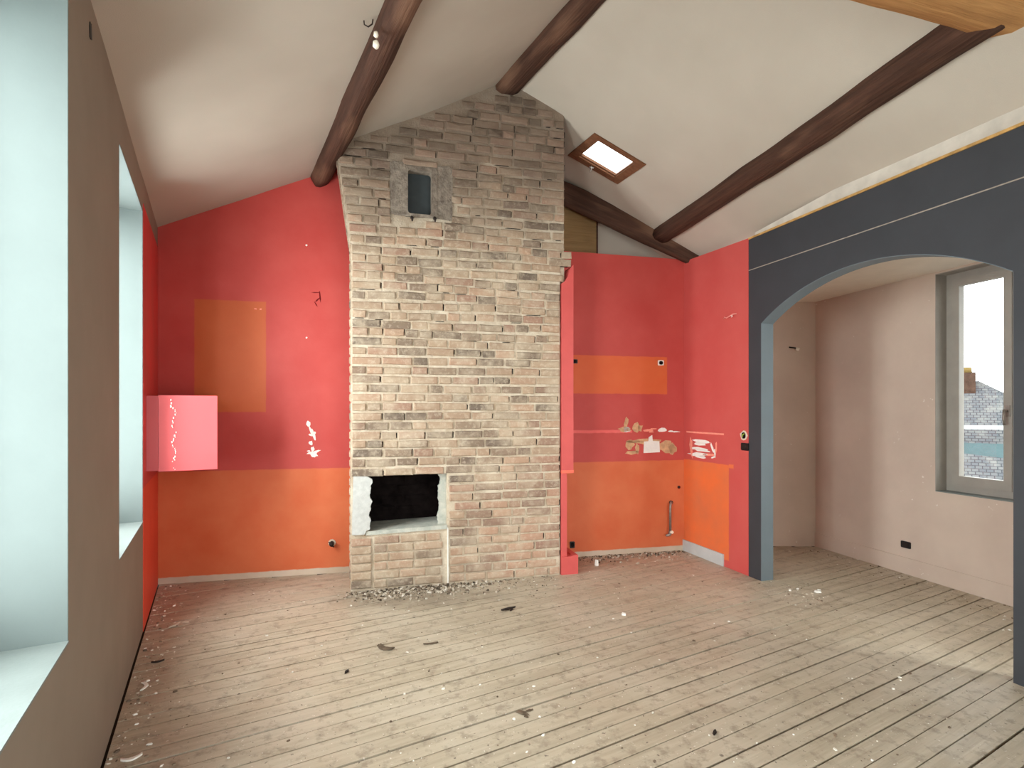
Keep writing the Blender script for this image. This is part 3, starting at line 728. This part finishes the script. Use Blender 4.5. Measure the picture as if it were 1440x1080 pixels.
obj('wire', MB().tube([(-.012, -.006, -.015), (.0, -.016, .004), (.012, -.006, .016)], .005, 6), plain('green_yellow_wire', rgb(150, 170, 60), .5, .3), jb)
w1 = thing('loose_wire', 'short painted cable end poking from the red partition', 'wire', RW @ T(.655, 0, 2.158))
obj('cable', MB().tube([(.07, .0, .012), (.05, -.02, .010), (.01, -.024, -.002), (-.03, -.02, -.010), (-.06, -.012, .004), (-.075, -.008, -.006)], .006, 7), M['wire_pink'], w1)
obj('bare_end', MB().tube([(.03, -.02, -.012), (.045, -.022, -.004), (.03, -.024, .002)], .004, 6), M['white'], w1)
w2 = thing('loose_wire', 'short white-tipped wire on the end wall beyond the arch', 'wire', SE @ T(1.07, 0, 1.975))
obj('cable', MB().tube([(-.05, 0, .012), (-.03, -.02, .006), (.0, -.03, .0)], .007, 7), M['iron'], w2)
obj('connector', MB().tube([(-.002, -.034, -.004), (.026, -.042, -.016)], .018, 8), M['porcelain'], w2)
gp = thing('gas_pipe', 'bent grey pipe stub on the orange alcove wall', 'pipe', BW @ T(4.372, 0, .17))
obj('pipe', MB().tube([(.03, .0, .30), (.02, -.03, .302), (.004, -.045, .29), (0, -.045, .26), (0, -.045, .02)], .012, 9), M['steel'], gp)
obj('wall_sleeve', MB().tube([(.032, .002, .30), (.030, -.012, .30)], .018, 10), M['dark'], gp)
obj('elbow', MB().tube([(0, -.045, .035), (0, -.047, .012), (-.012, -.052, .0), (-.05, -.058, -.004)], [.017, .017, .015, .010], 9), M['steel'], gp)
obj('tap', MB().tube([(0, -.06, .03), (0, -.085, .03)], .014, 9), M['porcelain'], gp)
ps = thing('pipe_stub', 'stubby dark valve sticking out of the orange wall left of chimney', 'pipe', BW @ T(1.293, 0, .254))
obj('collar', MB().tube([(0, .0, 0), (0, -.012, 0)], .030, 10), M['cream'], ps)
obj('valve', MB().tube([(0, -.012, 0), (0, -.05, -.002), (.008, -.06, -.012)], [.018, .020, .014], 9), M['iron'], ps)
obj('lever', MB().tube([(-.022, -.045, .016), (.018, -.05, -.026)], .006, 7), M['dark'], ps)
pl = thing('wall_plug', 'tiny dark screw stub near the alcove corner above the pipe', 'plug', BW @ T(4.49, 0, .613))
obj('stub', MB().tube([(0, 0, 0), (-.012, -.022, .006)], .009, 7), M['iron'], pl)
obj('washer', MB().tube([(0, .0, 0), (0, -.003, 0)], .016, 9), M['crack'], pl)

# ------------------------------------------------------------------ debris on the floor
def debris(name, label, x, y, mat, parts, rot=0., cat='debris'):
    o = thing(name, label, cat, T(x, y, .001) @ Matrix.Rotation(rot, 4, 'Z'), 'scraps scattered on the floorboards')
    for nm, q in parts: obj(nm, q, mat, o)
    return o
def strip(l, w, curl, h=.004):
    m = MB(); n = 8
    for i in range(n + 1):
        s = i / n - .5; y = curl * (s * s) * 4; z = .002 + curl * .4 * s * s
        ww = w * (1 - 1.2 * s * s) * random.uniform(.8, 1.1); m.v += [(s * l, y - ww / 2, z), (s * l, y + ww / 2, z), (s * l, y + ww * .4, z + h), (s * l, y - ww * .4, z + h)]
    for i in range(n):
        for j in range(4): m.f.append((i * 4 + j, i * 4 + (j + 1) % 4, i * 4 + 4 + (j + 1) % 4, i * 4 + 4 + j)); m.sm.append(False)
    m.f += [(3, 2, 1, 0), tuple(n * 4 + j for j in range(4))]; m.sm += [False, False]; return m
def flake(a, b, h): return MB().chip(0, 0, 0, a, b, h)
debris('bark_scrap', 'dark forked bark scrap at the front middle of the floor', .048, 2.382, M['bark'], [('flake', flake(.034, .018, .006)), ('flake', MB().chip(.035, .012, 0, .03, .008, .005)), ('flake', MB().chip(.01, -.03, 0, .018, .010, .004))], .2)
debris('bark_scrap', 'grey-brown curled bark scrap in front of the fireplace', -.725, 3.022, M['bark'], [('flake', strip(.10, .04, .02, .008)), ('flake', MB().chip(-.06, .02, 0, .016, .010, .004))], -.5)
debris('charred_stick', 'thin black charred stick on the floor right of the fireplace', -.024, 3.616, M['charred'], [('stick', MB().tube([(-.05, -.015, .008), (0, 0, .01), (.05, .03, .009)], [.006, .010, .005], 7)), ('splinter', MB().chip(.02, -.008, 0, .02, .006, .008))], .1)
debris('charred_chip', 'small dark wood chip in front of the fireplace', -.47, 3.087, M['bark'], [('flake', strip(.085, .018, .006, .004))], .3)
debris('charred_chip', 'small dark crumb of charcoal on the left floorboards', -.853, 2.759, M['charred'], [('flake', flake(.022, .012, .008))], .4)
debris('plaster_strip', 'curled white plaster strip lying by the left wall', -1.795, 2.62, M['white'], [('curl', strip(.085, .018, -.02, .005))], -1.0)
debris('plaster_strip', 'white plaster strip at the bottom left beside the wall', -1.47, 2.06, M['white'], [('curl', strip(.07, .020, .016, .006))], .6)
debris('plaster_chip', 'pale plaster chip near the red corner on the floor', -2.13, 3.36, M['cream'], [('flake', flake(.07, .022, .006)), ('flake', MB().chip(.06, .03, 0, .03, .014, .005))], .35)
debris('plaster_chip', 'white plaster chip on the boards in front of the alcove', .743, 3.528, M['white'], [('flake', flake(.030, .018, .010))], .2)
debris('plaster_chip', 'white plaster chip just inside the arch', 2.276, 3.971, M['white'], [('flake', flake(.036, .022, .010)), ('flake', MB().chip(.06, .01, 0, .014, .010, .006))], .7)
debris('plaster_lump', 'white plaster lump standing on the alcove floor', .74, 4.66, M['white'], [('lump', MB().chip(0, 0, 0, .022, .018, .05))], .7)
debris('charred_chip', 'dark wood chip on the front right floorboards', .85, 2.235, M['charred'], [('flake', flake(.020, .010, .008))], .4)
debris('charred_chip', 'dark chip beside the left wall skirting gap', -1.90, 2.86, M['charred'], [('flake', strip(.06, .016, .01, .006))], .5)

hr = MB(); rq = random.Random(3)
for k in range(1200):
    a = rq.gauss(.5, .3); b = abs(rq.gauss(0, .11)) + .004
    if not -.02 < a < 1.75: continue
    p = CF @ Vector((a, -b - .012, 0)); q = rq.random()
    sz = .003 + .011 * q ** 3; hr.chip(p.x, p.y, 0.0, sz * 1.5, sz, sz * .9)
for k in range(160):
    a = rq.uniform(-.1, 1.6); b = rq.uniform(.02, .5) * rq.random(); p = CF @ Vector((a, -b - .01, 0)); sz = rq.uniform(.003, .008)
    hr.chip(p.x, p.y, 0.0, sz * 1.5, sz, sz * .8)
for k in range(420):
    a = rq.uniform(3.32, 4.5); b = abs(rq.gauss(0, .12)) + .01; p = BW @ Vector((a, -b, 0)); sz = .003 + .008 * rq.random() ** 2
    hr.chip(p.x, p.y, 0.0, sz * 1.4, sz, sz)
obj('hearth_rubble', hr, M['rubble'], None, None, kind='stuff', label='sooty rubble and dust along the foot of chimney and alcove', category='rubble')
cm = MB()
def in_room(x, y):
    s = .871 * x + .4905 * y
    return s > -.33 and y < 4.75 + .232 * x and y > .8 and x < xe(y) - .03 and not (-1.25 < x < .5 and y > 3.95 + .26 * (x + 1.2))
k = 0
while k < 900:
    x, y = rq.uniform(-2.7, 2.6), rq.uniform(1.3, 5.0)
    if not in_room(x, y): continue
    k += 1; sz = .0018 + .006 * rq.random() ** 3; cm.chip(x, y, 0.0, sz * 1.4, sz, sz * .6)
for k in range(330):                                         # along the left wall and in the side room
    u = rq.uniform(.1, 3.2); p = LW @ Vector((-u, -abs(rq.gauss(0, .09)) - .02, 0)); sz = .002 + .008 * rq.random() ** 3
    cm.chip(p.x, p.y, 0.0, sz * 1.5, sz, sz * .7)
for k in range(300):
    u = rq.uniform(.1, 2.4); p = SR @ Vector((u, -abs(rq.gauss(0, .2)) - .02, 0)); sz = .002 + .006 * rq.random() ** 3
    cm.chip(p.x, p.y, 0.0, sz * 1.5, sz, sz * .7)
for k in range(120):
    p = RW @ Vector((max(1.03, rq.gauss(1.35, .2)), rq.gauss(.05, .12), 0)); sz = .002 + .008 * rq.random() ** 3
    cm.chip(p.x, p.y, 0.0, sz * 1.5, sz, sz * .7)
obj('plaster_crumbs', cm, M['crumbs'], None, None, kind='stuff', label='tiny plaster crumbs strewn over the floorboards', category='crumbs')

# ------------------------------------------------------------------ the street side seen through the tall window
struct('ground', MB().add([(-60, -60, -7), (80, -60, -7), (80, 80, -7), (-60, 80, -7)], [(0, 1, 2, 3)]), M['ground'], 'street level far below the windows', 'ground')
hm = thing('neighbour_house', 'slate roofed house with chimney seen through the tall window', 'house', T(13.2, 15, -7) @ Matrix.Rotation(math.radians(-38), 4, 'Z'))
obj('wall', MB().box(-6, 5.2, 0.3, 7, 0, 5.6), M['render'], hm)
def slope(name, pts, mat):
    """flat roof plane with its own x along the eave and y up the slope"""
    p = [Vector(q) for q in pts]; X = (p[1] - p[0]).normalized(); N = X.cross(p[-1] - p[0]).normalized(); Y = N.cross(X)
    m = Matrix(((X.x, Y.x, N.x, p[0].x), (X.y, Y.y, N.y, p[0].y), (X.z, Y.z, N.z, p[0].z), (0, 0, 0, 1)))
    inv = m.inverted(); q = [inv @ v for v in p]; n = len(q)
    mb = MB().add([(v.x, v.y, .0) for v in q] + [(v.x, v.y, -.08) for v in q], [tuple(range(n)), tuple(range(2 * n - 1, n - 1, -1))] + [((i + 1) % n, i, n + i, n + (i + 1) % n) for i in range(n)])
    return obj(name, mb, mat, hm, m)
slope('roof_slope', [(-6.2, 0, 5.6), (5.4, 0, 5.6), (.15, 3.6, 9.35), (-6.2, 3.6, 9.35)], M['slates'])
slope('roof_hip', [(5.4, 0, 5.6), (5.4, 7.2, 5.6), (.15, 3.6, 9.35)], M['slates'])
slope('lower_slate_slope', [(-3.0, -.16, 6.3), (3.6, -.16, 6.3), (1.0, .45, 6.98), (-3.0, .82, 7.36)], M['slates'])
slope('zinc_slope', [(-1.0, -.06, 6.35), (5.2, -.06, 6.35), (5.0, .93, 7.4), (-1.0, .93, 7.4)], M['zinc'])
obj('gutter', MB().box(-6.2, 3.2, 1.28, 1.42, 7.80, 7.92), M['gutter'], hm)
ck = obj('chimney_stack', MB().box(-.95, .05, 3.2, 4.0, 8.6, 9.62), M['chimbrick'], hm)
for x in (-.75, -.45, -.15): obj('chimney_pot', MB().tube([(x, 3.6, 9.62), (x, 3.6, 9.82)], [.14, .11], 10), M['clay'], ck)
